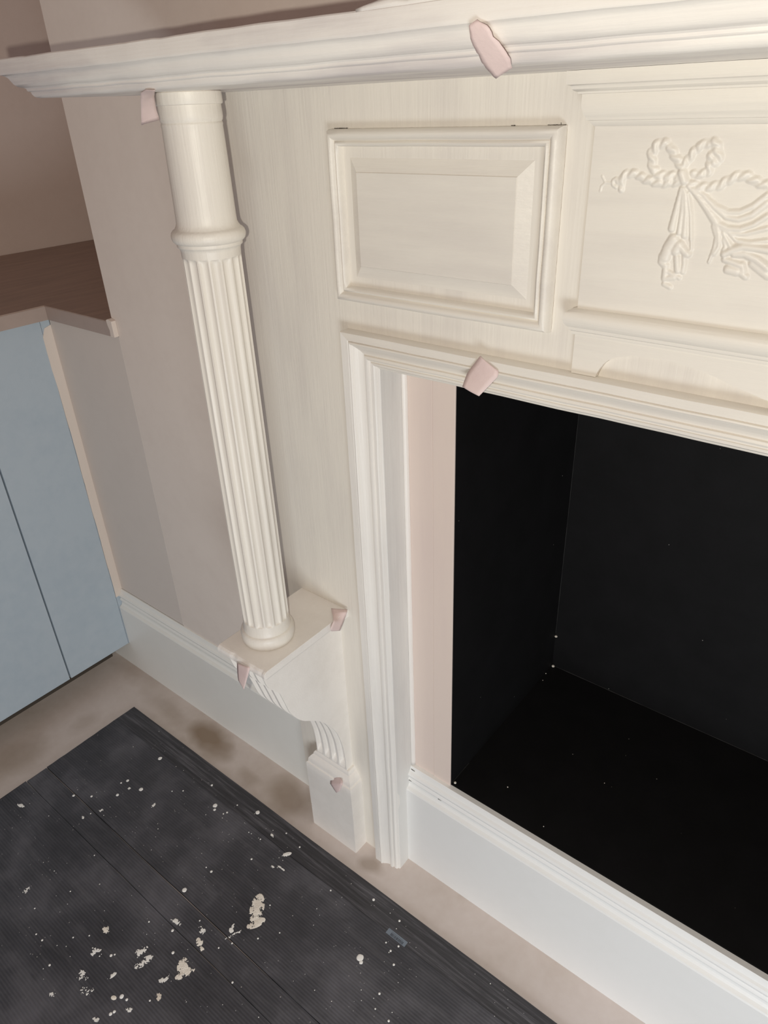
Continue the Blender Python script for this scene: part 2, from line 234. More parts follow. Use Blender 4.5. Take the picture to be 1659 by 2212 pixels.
def obj(name, verts, faces, mat, parent=None, smooth=False, bevel=0.0, seg=2, label=None, recalc=True):
    """verts in world coordinates"""
    me = bpy.data.meshes.new(name)
    off = Vector((0, 0, 0)); q = parent
    while q is not None: off += Vector(q.location); q = q.parent
    me.from_pydata([tuple(Vector(v)-off) for v in verts], [], faces)
    bm = bmesh.new(); bm.from_mesh(me)
    if recalc: bmesh.ops.recalc_face_normals(bm, faces=bm.faces)
    bm.to_mesh(me); bm.free()
    o = bpy.data.objects.new(name, me); COL.objects.link(o)
    mats = mat if isinstance(mat, (list, tuple)) else [mat]
    for k in mats: me.materials.append(M[k])
    if parent is not None: o.parent = parent
    if smooth:
        for p in me.polygons: p.use_smooth = True
    if bevel:
        b = o.modifiers.new('bevel', 'BEVEL'); b.width = bevel; b.segments = seg; b.limit_method = 'ANGLE'
        b.angle_limit = math.radians(40)
    if label: o['label'] = label
    return o

def struct(name, verts, faces, mat, **k):
    o = obj(name, verts, faces, mat, **k); o['kind'] = 'structure'; return o

def tag(o, label, cat, group=None):
    o['label'] = label; o['category'] = cat
    if group: o['group'] = group
    return o

def box(a, b):
    x0, y0, z0 = a; x1, y1, z1 = b
    v = [(x0,y0,z0),(x1,y0,z0),(x1,y1,z0),(x0,y1,z0),(x0,y0,z1),(x1,y0,z1),(x1,y1,z1),(x0,y1,z1)]
    f = [(0,1,2,3),(4,5,6,7),(0,1,5,4),(1,2,6,5),(2,3,7,6),(3,0,4,7)]
    return v, f

def merge(*vf):
    V, F = [], []
    for v, f in vf:
        n = len(V); V += list(v); F += [tuple(i+n for i in q) for q in f]
    return V, F

def prism(poly, axis, a, b):
    """extrude closed 2-D polygon along an axis from a to b"""
    def mk(p, t):
        return {'x': (t, p[0], p[1]), 'y': (p[0], t, p[1]), 'z': (p[0], p[1], t)}[axis]
    n = len(poly)
    v = [mk(p, a) for p in poly] + [mk(p, b) for p in poly]
    f = [tuple(range(n)), tuple(range(n, 2*n))] + [(i, (i+1) % n, n+(i+1) % n, n+i) for i in range(n)]
    return v, f

def loft(rings, closed_ring=False, closed_path=False, cap=False):
    n = len(rings[0]); V = [p for r in rings for p in r]; F = []
    R = len(rings); rr = R if closed_path else R-1
    for i in range(rr):
        for j in range(n if closed_ring else n-1):
            a, b = i*n+j, i*n+(j+1) % n; c, d = ((i+1) % R)*n+(j+1) % n, ((i+1) % R)*n+j
            F.append((a, b, c, d))
    if cap:
        F.append(tuple(range(n))); F.append(tuple((R-1)*n+i for i in range(n)))
    return V, F

def lathe(prof, cx, cy, n=64):
    rings = [[(cx+r*math.cos(2*math.pi*k/n), cy+r*math.sin(2*math.pi*k/n), z) for k in range(n)] for r, z in prof]
    return loft(rings, closed_ring=True, cap=True)

def subdiv(a, b, n):
    return [tuple(a[k]+(b[k]-a[k])*i/n for k in range(len(a))) for i in range(n)]

def wobble(p, amp, sc, seed=0):
    q = Vector((p[0]*sc+seed, p[1]*sc, p[2]*sc)); v = noise.noise_vector(q)
    return (p[0]+v.x*amp, p[1]+v.y*amp, p[2]+v.z*amp)

def smooth_by_angle(o, deg=35):
    me = o.data
    for p in me.polygons: p.use_smooth = True
    bm = bmesh.new(); bm.from_mesh(me)
    for e in bm.edges:
        if len(e.link_faces) == 2 and e.calc_face_angle(0) > math.radians(deg): e.smooth = False
        elif len(e.link_faces) != 2: e.smooth = False
    bm.to_mesh(me); bm.free()
    return o

# ------------------------------------------------------------------ setting
struct('floor', *box((-2.2, -2.6, -0.05), (2.2, 1.0, 0)), 'floor')
BB = -0.043                      # front face of the surround's back board
XF0, XF1 = 0.1435, 0.958         # firebox opening
# chimney breast: a wall with a hole for the firebox, lower part a little narrower at the left
yb = 0.62
poly = [(-0.5545, 0.0), (-0.5545, 0.874), (-0.565, 0.885), (-0.565, 2.5), (1.75, 2.5), (1.75, 0.0)]
HX0, HX1, HZ = XF0-0.006, XF1+0.006, 1.0
ring_ = [(-0.5545, 0), (-0.5545, 0.874), (-0.565, 0.885), (-0.565, 2.5), (1.75, 2.5), (1.75, 0),
         (HX1, 0), (HX1, HZ), (HX0, HZ), (HX0, 0)]
V, F = merge(prism(ring_, 'y', 0.0, 0.012), prism([(HX0, 0), (HX0, 0.228), (HX1, 0.228), (HX1, 0)], 'y', 0.0, 0.012))
struct('wall_back', V, F, 'wall')
struct('wall_return', *box((-0.565, 0.012, 0.0), (-0.553, 0.62, 2.5)), 'wall')
struct('wall_left', *box((-1.50, -2.6, 0), (-1.408, 0.75, 2.5)), 'wall_l')
struct('wall_alcove', *box((-1.408, 0.62, 0), (-0.40, 0.75, 2.5)), 'wall_l')

# firebox lining
fb = empty('firebox', (0.55, 0.18, 0.228), 'black painted fireplace recess with dusty joints in the middle of the white surround', 'fireplace')
FY = 0.352; ZF = 0.2345; FT = 0.99
obj('side_lining', *box((XF0-0.004, 0.001, ZF), (XF0, FY, FT)), 'black', fb)
obj('side_lining', *box((XF1, 0.001, ZF), (XF1+0.004, FY, FT)), 'black', fb)
obj('back_lining', *box((XF0-0.004, FY, ZF), (XF1+0.004, FY+0.005, FT)), 'black', fb)
obj('hearth_base', *box((XF0-0.004, 0.001, ZF-0.005), (XF1+0.004, FY+0.005, ZF)), 'black', fb)
obj('roof_lining', *box((XF0-0.004, 0.001, FT), (XF1+0.004, FY+0.005, FT+0.004)), 'black', fb)
def strip_tube(pts, r, seed=0, n=6):
    rings = []
    for i, p in enumerate(pts):
        a = Vector(pts[max(i-1, 0)]); b = Vector(pts[min(i+1, len(pts)-1)]); t = (b-a).normalized()
        u = t.orthogonal().normalized(); v = t.cross(u)
        rr = r*(0.75+0.5*noise.noise(Vector((i*0.7+seed, 0.3, 0))))
        rings.append([tuple(Vector(p)+(u*math.cos(k*2*math.pi/n)+v*math.sin(k*2*math.pi/n))*rr) for k in range(n)])
    return loft(rings, closed_ring=True, cap=True)
pts = [(XF0+0.0006, FY-0.0006, ZF+0.08+t*0.66/60) for t in range(61)]
obj('dusty_joint', *strip_tube(pts, 0.0005), 'dust', fb)
pts = [(XF0+t*0.81/80, FY-0.0006, ZF+0.0004) for t in range(81)]
obj('dusty_joint', *strip_tube(pts, 0.0006, 3), 'dust', fb)
pts = [(XF0+0.0004, 0.004+t*0.05/12, ZF+0.0004) for t in range(13)]
obj('dusty_joint', *strip_tube(pts, 0.0004, 5), 'dust', fb)
# crumbs in the corners
cv = []
for (x, y, z, r) in [(XF0+0.004, FY-0.004, ZF+0.002, 0.003), (XF0+0.003, FY-0.003, ZF+0.075, 0.0028), (XF0+0.0045, 0.006, ZF+0.001, 0.0022),
                     (XF0+0.002, FY-0.03, ZF+0.001, 0.001), (XF0+0.006, FY-0.05, ZF+0.001, 0.0008), (0.22, 0.05, ZF+0.0005, 0.0010), (0.30, 0.02, ZF+0.0005, 0.0008), (0.34, 0.15, ZF+0.0005, 0.0007)]:
    cv.append(lathe([(0.001*r, z-r*0.5), (r, z-r*0.2), (r*0.8, z+r*0.4), (0.001*r, z+r*0.6)], x, y, 7))
obj('plaster_crumbs', *merge(*cv), 'plaster', fb)['kind'] = 'stuff'

# infill boards between casing and opening
struct('trim_1', *box((0.060, -0.0015, 0.2295), (0.1107, 0.0, 0.98)), 'pink', bevel=0.0006)
struct('trim_2', *box((0.1113, -0.0025, 0.2295), (XF0+0.0005, 0.0, 0.98)), 'pink', bevel=0.0006)
struct('trim_3', *box((XF1-0.0005, -0.0025, 0.2295), (1.032, 0.0, 0.98)), 'pink', bevel=0.0006)

# skirting boards
def skirt_prof(t, h):
    # (y, z) closed profile; t = thickness at the foot
    return [(0, 0), (-t, 0), (-t, h-0.046), (-t+0.0012, h-0.0435), (-t+0.006, h-0.041), (-t+0.0085, h-0.037), (-t+0.0088, h-0.031),
            (-t+0.0068, h-0.0295), (-t+0.0058, h-0.0265), (-t+0.0068, h-0.0235), (-t+0.0082, h-0.0215), (-t+0.0066, h-0.0185), (-t+0.0058, h-0.015), (-t+0.0075, h-0.0115),
            (-t+0.0105, h-0.009), (-t+0.0125, h-0.005), (-t+0.0135, h-0.001), (-t+0.0142, h), (0, h)]
o = struct('baseboard_back', *prism(skirt_prof(0.0224, 0.2335), 'x', 0.060, 1.04), 'skirt'); smooth_by_angle(o, 20)
pl = skirt_prof(0.0165, 0.229)
V, F = merge(prism(pl, 'x', -0.7895, -0.158), box((-1.0, -0.0165, 0), (-0.7895, 0, 0.0725)))
o = struct('baseboard_left', V, F, 'skirt_left'); smooth_by_angle(o, 20)

# ------------------------------------------------------------------ kitchen units at the left
XP = -0.7905
cab = empty('base_cabinet', (-1.1, -0.3, 0), 'pale blue painted base cabinet under the brown worktop at the left wall', 'cabinet')
obj('carcass', *box((-1.40, -1.45, 0.072), (XP-0.022, 0.60, 0.864)), 'dark', cab)
obj('plinth', *box((-1.40, -1.45, 0.0), (-0.87, -0.03, 0.072)), 'dark', cab, label='dark recessed plinth')
obj('cabinet_door', *box((XP-0.020, -0.1712, 0.0745), (XP, -0.0185, 0.8645)), 'door', cab, bevel=0.0008)
obj('cabinet_door', *box((XP-0.020, -0.77, 0.0745), (XP, -0.1745, 0.8645)), 'door', cab, bevel=0.0008)
obj('cabinet_door', *box((XP-0.020, -1.37, 0.0745), (XP, -0.7735, 0.8645)), 'door', cab, bevel=0.0008)
obj('end_panel', *box((XP-0.020, -0.0180, 0.0745), (XP-0.0001, 0.0, 0.8640)), 'door', cab)
# cream painted edge strip with ragged border
L_, R_ = [], []
for i in range(41):
    t = i/40; z = 0.2135+t*(0.8485-0.2135)
    wv_ = 0.0012*noise.noise(Vector((z*14, 0, 2)))+0.0008*noise.noise(Vector((z*50, 0, 5)))
    yl = -0.0180+wv_-(0.003 if z > 0.70 else 0)*min(1, (z-0.70)/0.1 if z > 0.7 else 0)
    if t > 0.985: yl = -0.013
    L_.append((yl, z)); R_.append((0.0015, z+(0.004 if t == 1 else 0)))
V, F = prism(L_+R_[::-1], 'x', XP-0.020, XP+0.0006)
obj('edge_strip', V, F, 'cream', cab, label='cream painted edge strip')
obj('filler_panel', *box((XP, 0.0005, 0.2285), (-0.5555, 0.012, 0.864)), 'filler', cab, bevel=0.0008, label='beige filler panel beside the chimney breast')
wt = empty('worktop', (-1.1, -0.3, 0.866), 'dark brown wood worktop with pale laminate edge at the left wall', 'worktop')
poly = [(-1.405, -1.5), (-0.7765, -1.5), (-0.7765, -0.0085), (-0.5655, -0.0085), (-0.5655, 0.615), (-1.405, 0.615)]
obj('work_surface', *prism(poly, 'z', 0.8905, 0.8926), 'worktop', wt)
poly2 = [(-1.405, -1.5), (-0.7760, -1.5), (-0.7760, -0.008), (-0.5650, -0.008), (-0.5650, 0.615), (-1.405, 0.615)]
obj('edge_band', *prism(poly2, 'z', 0.8655, 0.8905), 'edge', wt, label='pale grey laminate edge')
e_ = [(-0.5655, 0.8650), (-0.5530, 0.8655), (-0.5535, 0.893), (-0.5630, 0.8960), (-0.5690, 0.894), (-0.5675, 0.885), (-0.5640, 0.876)]
obj('end_patch', *prism(e_, 'y', -0.0092, -0.0002), 'cream', wt, label='cream paint daubed on the worktop end', bevel=0.0005)

# ------------------------------------------------------------------ fireplace surround
fs = empty('fireplace_surround', (0.55, -0.02, 0), 'white painted wooden fireplace surround with fluted column and mantel shelf', 'fireplace')
XM = 0.55                      # mirror line of the surround
mx = lambda x: 2*XM-x
ZM0, ZM1 = 1.2165, 1.2505
# back board: U shape
V, F = merge(prism([(-0.158, 0), (-0.158, ZM0), (0.066, ZM0), (0.066, 0)], 'y', BB, 0.0),
             prism([(0.066, 0.936), (0.066, ZM0), (mx(0.066), ZM0), (mx(0.066), 0.936)], 'y', BB, 0.0),
             prism([(mx(0.066), 0), (mx(0.066), ZM0), (mx(-0.158), ZM0), (mx(-0.158), 0)], 'y', BB, 0.0))
obj('back_board', V, F, 'white_z', fs)
# thin primer board forming the reveal behind the architrave
obj('reveal_board', *box((0.0655, -0.0465, 0.0), (0.0685, -0.0016, 0.9345)), 'primer', fs, bevel=0.0008, label='grey primed reveal board')
obj('reveal_board', *box((mx(0.0685), -0.0465, 0.0), (mx(0.0655), -0.0016, 0.9345)), 'primer', fs, bevel=0.0008)
rings = []
for i in range(91):
    z = 0.2345+i/90*0.6985
    r = 0.0052*(1+0.18*noise.noise(Vector((z*9, 1, 0)))+0.10*noise.noise(Vector((z*40, 4, 0))))
    rings.append([(0.0684, -0.0015, z)]+[(0.0684+r*math.sin(k*math.pi/12), -0.0018-r*math.cos(k*math.pi/12), z) for k in range(7)]+[(0.0684+r, -0.0015, z)])
obj('caulk_bead', *loft(rings, closed_ring=True, cap=True), 'caulk', fs, smooth=True, label='white caulk bead down the inner corner')

# architrave: mitred moulding
AP = [(0, BB), (0.0, -0.0570), (0.0008, -0.0582), (0.0092, -0.0582), (0.0100, -0.0572), (0.0106, -0.0592), (0.0120, -0.0596), (0.0134, -0.0586), (0.0138, -0.0572),
      (0.0155, -0.0562), (0.0180, -0.0540), (0.0205, -0.0522), (0.0235, -0.0512), (0.0250, -0.0510), (0.0254, -0.0530), (0.0280, -0.0536), (0.0298, -0.0526), (0.0302, -0.0508),
      (0.0318, -0.0506), (0.0324, -0.0516), (0.0350, -0.0514), (0.0362, -0.0500), (0.0368, -0.0480), (0.0385, -0.0474), (0.0395, -0.0466), (0.0395, -0.030)]
X0, Z0 = 0.0198, 0.9730; KL = 0.0485/0.0395
rings = []
for i in range(61):
    z = (Z0-0.0395)*i/60*0.999
    rings.append([wobble((X0+w_*KL, y, z), 0.0005 if 0 < k < len(AP)-1 else 0, 22) for k, (w_, y) in enumerate(AP)])
leg = [list(r) for r in rings]
corner = [(X0+w_*KL, y, Z0-w_) for w_, y in AP]
leg = [[(p[0], p[1], min(p[2], corner[k][2]-0.0002)) for k, p in enumerate(r)] for r in leg]
top = [corner]
for i in range(1, 90):
    x = X0+0.0485+(mx(X0)-X0-0.097)*i/90
    top.append([wobble((x, y, Z0-w_), 0.0004 if 0 < k < len(AP)-1 else 0, 22, 9) for k, (w_, y) in enumerate(AP)])
corner2 = [(mx(X0+w_*KL), y, Z0-w_) for w_, y in AP]
top.append(corner2)
leg2 = [[(mx(p[0]), p[1], p[2]) for p in r] for r in leg]
for rr_ in (leg+[corner], leg2+[corner2]):
    ar = obj('architrave_upright', *loft(rr_), 'white_leg_lit', fs); smooth_by_angle(ar, 38)
ar = obj('architrave_lintel', *loft(top), 'white_x', fs); smooth_by_angle(ar, 38)
obj('lintel_board', *box((X0+0.04, BB-0.003, 0.9337), (mx(X0+0.04), -0.004, 0.945)), 'white_x', fs)

# fielded panel in the frieze
PX0, PX1, PZ0, PZ1 = 0.0145, 0.2778, 1.0066, 1.1786
def frame_ring(w_, y, x0=PX0, x1=PX1, z0=PZ0, z1=PZ1, k=1.0):
    a, c = (0.88, 1.06) if x0 < XM else (1.06, 0.88)
    return [(x0+w_*a, y, z0+w_), (x1-w_*c, y, z0+w_), (x1-w_*c, y, z1-w_), (x0+w_*a, y, z1-w_)]
def dense(ring, n=14):
    r = []
    for i in range(4): r += subdiv(ring[i], ring[(i+1) % 4], n)
    return r
def panel(parent, x0, x1):
    prof = [(0, BB), (0.0003, -0.0492), (0.0015, -0.0530), (0.0038, -0.0552), (0.0062, -0.0554), (0.0085, -0.0535), (0.0100, -0.0508), (0.0106, -0.0502),
            (0.0112, -0.0515), (0.0128, -0.0524), (0.0145, -0.0516), (0.0156, -0.0490), (0.0162, -0.0425), (0.0172, -0.0400), (0.0180, -0.0398)]
    rings = []
    for k, (w_, y) in enumerate(prof):
        r = dense(frame_ring(w_, y, x0, x1, k=1.08))
        rings.append([wobble(p, 0.00035 if k else 0, 30, 4) for p in r])
    a = obj('panel_moulding', *loft(rings, closed_ring=True), 'white_x', parent); smooth_by_angle(a, 50)
    pr = [(0.0165, -0.0398), (0.0180, -0.0398), (0.0392, -0.0478), (0.0398, -0.0488)]
    rings = [[wobble(p, 0.0002, 26, 8) for p in dense(frame_ring(w_, y, x0, x1, k=1.03))] for w_, y in pr]
    V, F = loft(rings, closed_ring=True); n = len(rings[0])
    F.append(tuple(range(len(V)-n, len(V))))
    b = obj('raised_panel', V, F, 'white_x', parent, bevel=0.0)
    return a
panel(fs, PX0, PX1)
panel(fs, mx(PX1), mx(PX0))

# centre tablet
BX0, BX1, BY = 0.3045, mx(0.3045), -0.0490
tb = obj('centre_tablet', [], [], 'white_x', fs)
ap = [(0.3285, 0.9735), (0.3290, 0.9760), (0.3312, 0.9815), (0.3344, 0.9868), (0.3390, 0.9912), (0.3440, 0.9942), (0.3541, 0.9974), (0.3620, 0.9990), (0.3693, 0.9997),
      (0.3780, 1.0002), (0.3867, 1.0000), (0.3950, 0.9996), (0.4038, 0.9985), (0.4120, 0.9973), (0.4207, 0.9957), (0.4320, 0.9928), (0.4432, 0.9893), (0.4560, 0.9858), (0.4699, 0.9822), (0.4850, 0.9785), (0.5000, 0.9760), (0.5200, 0.9742)]
full = [(BX0, 0.9735)]+ap+[(mx(x), z) for x, z in ap[::-1]]+[(BX1, 0.9735), (BX1, ZM0), (BX0, ZM0)]
V, F = prism(full, 'y', BY, BB)
me = tb.data; off = Vector(fs.location)
me.from_pydata([tuple(Vector(v)-off) for v in V], [], F)
bm = bmesh.new(); bm.from_mesh(me); bmesh.ops.triangulate(bm, faces=[f for f in bm.faces if len(f.verts) > 4]); bmesh.ops.recalc_face_normals(bm, faces=bm.faces); bm.to_mesh(me); bm.free()
def returned(prof, name, x0, x1, yf, sx=1.0, sy=1.0, ybk=BB, n=40, mat='white_x', parent=None, wob=0.0003):
    """moulding that runs along the front and returns round both ends; prof = (projection, z)"""
    rings = [[(x0-P*sx, ybk, z) for P, z in prof]]
    rings.append([(x0-P*sx, yf-P*sy, z) for P, z in prof])
    for i in range(1, n):
        t = i/n
        rings.append([wobble((x0+(x1-x0)*t, yf-P*sy, z), wob, 12, 3) for P, z in prof])
    rings.append([(x1+P*sx, yf-P*sy, z) for P, z in prof])
    rings.append([(x1+P*sx, ybk, z) for P, z in prof])
    o = obj(name, *loft(rings), mat, parent); smooth_by_angle(o, 32); return o
CP = [(0.0, 1.1777), (0.0010, 1.1782), (0.0028, 1.1800), (0.0036, 1.1818), (0.0054, 1.1822), (0.0058, 1.1832), (0.0064, 1.1850), (0.0072, 1.1858),
      (0.0076, 1.1872), (0.0086, 1.1898), (0.0092, 1.1930), (0.0092, 1.2003), (0.0116, 1.2006), (0.0120, 1.2020), (0.0140, 1.2028), (0.0155, 1.2040), (0.0160, 1.2060), (0.0164, 1.2064),
      (0.0186, 1.2070), (0.0190, 1.2080), (0.0190, ZM0-0.0002)]
returned(CP, 'tablet_cornice', BX0, BX1, BY, parent=fs)
LP = [(0.0, 1.0102), (0.0022, 1.0104), (0.0026, 1.0118), (0.0026, 1.0132), (0.0034, 1.0140), (0.0046, 1.0146), (0.0050, 1.0160), (0.0052, 1.0174), (0.0068, 1.0186), (0.0084, 1.0212),
      (0.0094, 1.0242), (0.0094, 1.0270), (0.0084, 1.0298), (0.0060, 1.0322), (0.0030, 1.0333), (0.0, 1.0337)]
returned(LP, 'tablet_ledge', BX0, BX1, BY, parent=fs)

# carved ribbon-and-swag relief, built as one height field
def relief():
    STEP = 0.00062
    xs = np.arange(0.304, 0.5505, STEP); zs = np.arange(1.030, 1.182, STEP)
    X, Z = np.meshgrid(xs, zs)
    H = np.zeros_like(X)
    def smax(a, b, k=0.00045):
        h = np.clip(0.5+0.5*(b-a)/k, 0, 1)
        return a*(1-h)+b*h+k*h*(1-h)
    for pts, r0, r1, hh, bead in RELIEF:
        best = np.full_like(X, -1.0)
        seg = [math.dist(pts[i], pts[i+1]) for i in range(len(pts)-1)]; tot = sum(seg) or 1; acc = 0
        for i in range(len(pts)-1):
            (ax, az), (bx, bz) = pts[i], pts[i+1]
            dx, dz = bx-ax, bz-az; l2 = dx*dx+dz*dz+1e-12
            t = np.clip(((X-ax)*dx+(Z-az)*dz)/l2, 0, 1)
            s_ = (acc+t*seg[i]); rr = (r0+(r1-r0)*s_/tot)*0.001*(1.18 if bead else 1.0)
            cross = ((X-ax)*dz-(Z-az)*dx)/math.sqrt(l2)
            if bead:
                ph = (s_+cross*0.8)/0.0078*2*math.pi
                rr = rr*(1+0.12*np.cos(ph)); hs = hh*0.001*(0.72+0.28*np.cos(ph))
            else: hs = hh*0.001*np.ones_like(s_)
            d = np.hypot(X-(ax+t*dx), Z-(az+t*dz))/rr
            h = np.where(d < 1, hs*np.sqrt(np.clip(1-d*d, 0, 1)), -0.0006*(d-1))
            best = np.maximum(best, h); acc += seg[i]
        H = np.where(best > -0.0004, smax(H, best), H)
    # soften
    for _ in range(2):
        H[1:-1, 1:-1] = (H[1:-1, 1:-1]*2+H[:-2, 1:-1]+H[2:, 1:-1]+H[1:-1, :-2]+H[1:-1, 2:])/6
    H = H*0.8
    nz, nx = H.shape
    V = []; F = []; idx = -np.ones(H.shape, int)
    keep = np.zeros((nz-1, nx-1), bool); up = H > 0.00006
    keep = up[:-1, :-1] | up[1:, :-1] | up[:-1, 1:] | up[1:, 1:]
    for i, j in zip(*np.nonzero(keep)):
        q = []
        for a, b in ((i, j), (i, j+1), (i+1, j+1), (i+1, j)):
            if idx[a, b] < 0:
                idx[a, b] = len(V); V.append((float(X[a, b]), BY+0.0001-float(H[a, b]), float(Z[a, b])))
            q.append(int(idx[a, b]))
        F.append(tuple(q))
    return V, F
V, F = relief()
obj('ribbon_swag_relief', V, F, 'white_x', fs, smooth=True, recalc=False, label='carved ribbon bow and draped swag')
obj('ribbon_swag_relief', [(mx(x), y, z) for x, y, z in V], [f[::-1] for f in F], 'white_x', fs, smooth=True, recalc=False)

# mantel shelf with moulded edge
MP = [(0.0, ZM0), (0.0022, ZM0+0.0004), (0.0038, ZM0+0.0016), (0.0048, ZM0+0.0034), (0.0052, ZM0+0.0054), (0.0058, ZM0+0.0058), (0.0066, ZM0+0.0060), (0.0072, ZM0+0.0066), (0.0074, ZM0+0.0082),
      (0.0082, ZM0+0.0088), (0.0086, ZM0+0.0092), (0.0100, ZM0+0.0094), (0.0122, ZM0+0.0104), (0.0140, ZM0+0.0124), (0.0152, ZM0+0.0150), (0.0160, ZM0+0.0172), (0.0172, ZM0+0.0188),
      (0.0190, ZM0+0.0200), (0.0206, ZM0+0.0206), (0.0212, ZM0+0.0214), (0.0215, ZM0+0.0225), (0.0215, ZM1-0.0012), (0.0208, ZM1-0.0003), (0.0195, ZM1)]
ML, MYF = -0.1978, -0.2337
ms = obj('mantel_shelf', [], [], 'mantel', fs, label='long moulded shelf with patchy undercoat')
rings = [[(ML-P*1.45, 0.0, z) for P, z in MP], [(ML-P*1.45, MYF-P, z) for P, z in MP]]
N_ = 160
for i in range(1, N_):
    x = ML+(mx(ML)-ML)*i/N_
    lift = 0.0006*noise.noise(Vector((x*6, 0, 3)))
    r = []
    for P, z in MP:
        q = wobble((x, MYF-P, z), 0.0006, 25, 5)
        q = (x, q[1], q[2]+lift*(z-ZM0)/(ZM1-ZM0))
        if z > ZM1-0.0020:
            chip = max(0, noise.noise(Vector((x*38, 0, 9)))-0.35)*0.002
            q = (q[0], q[1], q[2]-chip)
        r.append(q)
    rings.append(r)
rings += [[(mx(ML)+P*1.45, MYF-P, z) for P, z in MP], [(mx(ML)+P*1.45, 0.0, z) for P, z in MP]]
V, F = loft(rings); n = len(MP); R = len(rings)
F.append(tuple(i*n for i in range(R))); F.append(tuple(i*n+n-1 for i in range(R)))
ms.data.from_pydata([tuple(Vector(v)-off) for v in V], [], F)
bm = bmesh.new(); bm.from_mesh(ms.data); bmesh.ops.triangulate(bm, faces=[f for f in bm.faces if len(f.verts) > 4]); bmesh.ops.recalc_face_normals(bm, faces=bm.faces); bm.to_mesh(ms.data); bm.free()
smooth_by_angle(ms, 30)
# blistered old paint on the shelf's front arris
top_ = []
xs_ = [0.2345, 0.240, 0.247, 0.254, 0.260, 0.266, 0.270, 0.2745, 0.278, 0.290, 0.31, 0.35, 0.40, 0.47, 0.55]
hs_ = [0.0002, 0.0016, 0.0026, 0.0036, 0.0042, 0.0038, 0.0024, 0.0018, 0.0034, 0.0042, 0.004, 0.004, 0.0042, 0.004, 0.0002]
rings = []
for x, h in zip(xs_, hs_):
    rings.append([(x, -0.2548, ZM1-0.0015), (x, -0.2553, ZM1+h*0.5), (x, -0.2538, ZM1+h), (x, -0.247, ZM1+h*0.8), (x, -0.238, ZM1-0.0002)])
obj('paint_lump', *loft(rings, closed_ring=True, cap=True), 'mantel', fs, smooth=True, label='raised lump of old paint on the shelf edge')

# fluted column
CX, CY = -0.0708, -0.1530
colm = obj('column', [], [], 'white_z', fs, label='turned column with fluted shaft')
NF = 16; NA = 16*12
def ring_at(r, z, fl=0.0):
    pts = []
    for k in range(NA):
        a = 2*math.pi*k/NA; ph = (k/NA*NF) % 1.0; d = abs(ph-0.5)/0.36
        g = math.sqrt(max(0, 1-d*d)) if d < 1 else 0
        rr = r-fl*g
        pts.append((CX+rr*math.cos(a), CY+rr*math.sin(a), z))
    return pts
prof = [(0.0315, ZM0), (0.0323, ZM0-0.0008), (0.0325, ZM0-0.0100), (0.0320, ZM0-0.0110), (0.0306, ZM0-0.0114), (0.0306, ZM0-0.0130), (0.0309, ZM0-0.018), (0.0310, ZM0-0.0215), (0.0305, ZM0-0.0240), (0.0298, ZM0-0.0255),
        (0.0295, ZM0-0.0262), (0.0300, ZM0-0.0272), (0.0302, ZM0-0.0285), (0.0298, ZM0-0.0300), (0.0300, ZM0-0.035), (0.0304, 1.160), (0.0308, 1.130), (0.0312, 1.104), (0.0315, 1.0985), (0.0326, 1.0958),
        (0.0342, 1.0935), (0.0350, 1.0928), (0.0364, 1.0920), (0.0381, 1.0900), (0.0390, 1.0870), (0.0389, 1.0845), (0.0380, 1.0820), (0.0362, 1.0800), (0.0346, 1.0792), (0.0344, 1.0782), (0.0346, 1.0770), (0.0342, 1.0758), (0.0330, 1.0750),
        (0.0322, 1.0742), (0.0316, 1.0715), (0.0314, 1.0660)]
rings = [ring_at(r, z) for r, z in prof]
zt, zb = 1.0650, 0.5800
for i in range(0, 11):                     # rounded flute heads
    t = i/10; rings.append(ring_at(0.0313, zt-0.0075*t, 0.0030*math.sqrt(1-(1-t)**2)))
for i in range(1, 24):
    t = i/24; z = zt-0.0075-(zt-zb-0.015)*t; rings.append(ring_at(0.0313+0.0012*math.sin(math.pi*t)*0.4+0.0009*t, z, 0.0030))
for i in range(0, 11):
    t = i/10; rings.append(ring_at(0.0322, zb+0.0075*(1-t), 0.0030*math.sqrt(max(0, 1-t*t))))
prof = [(0.0323, 0.578), (0.0326, 0.570), (0.0334, 0.5665), (0.0340, 0.5650), (0.0336, 0.5640), (0.0352, 0.5632), (0.0370, 0.5615), (0.0380, 0.5585), (0.0381, 0.5545), (0.0378, 0.5490), (0.0368, 0.5445), (0.0360, 0.5440)]
rings += [ring_at(r, z) for r, z in prof]
V, F = loft(rings, closed_ring=True, cap=True)
colm.data.from_pydata([tuple(Vector(v)-off) for v in V], [], F)
bm = bmesh.new(); bm.from_mesh(colm.data); bmesh.ops.recalc_face_normals(bm, faces=bm.faces); bm.to_mesh(colm.data); bm.free()
smooth_by_angle(colm, 42)

# pedestal shelf under the column (worn front edge)
sx0, sx1, syf, sz0, sz1 = -0.1125, -0.0155, -0.2140, 0.5315, 0.5440
def rsec(x):
    ch = max(0, noise.noise(Vector((x*70, 2, 1))))*0.0022 if x < -0.02 else 0
    return [(x, BB, sz0), (x, syf+0.002, sz0), (x, syf+ch*0.4, sz0+0.002), (x, syf+ch*0.6, sz0+0.006), (x, syf+0.001+ch, sz1-0.003), (x, syf+0.004+ch, sz1-0.0006), (x, syf+0.007+ch, sz1), (x, BB, sz1)]
rings = [[(p[0]+0.0008, p[1], p[2]) for p in rsec(sx0)]]+[rsec(sx0+(sx1-sx0)*i/30) for i in range(31)]
o = obj('pedestal_shelf', *loft(rings, closed_ring=True, cap=True), 'white_n', fs, bevel=0.0009, label='small shelf carrying the column')

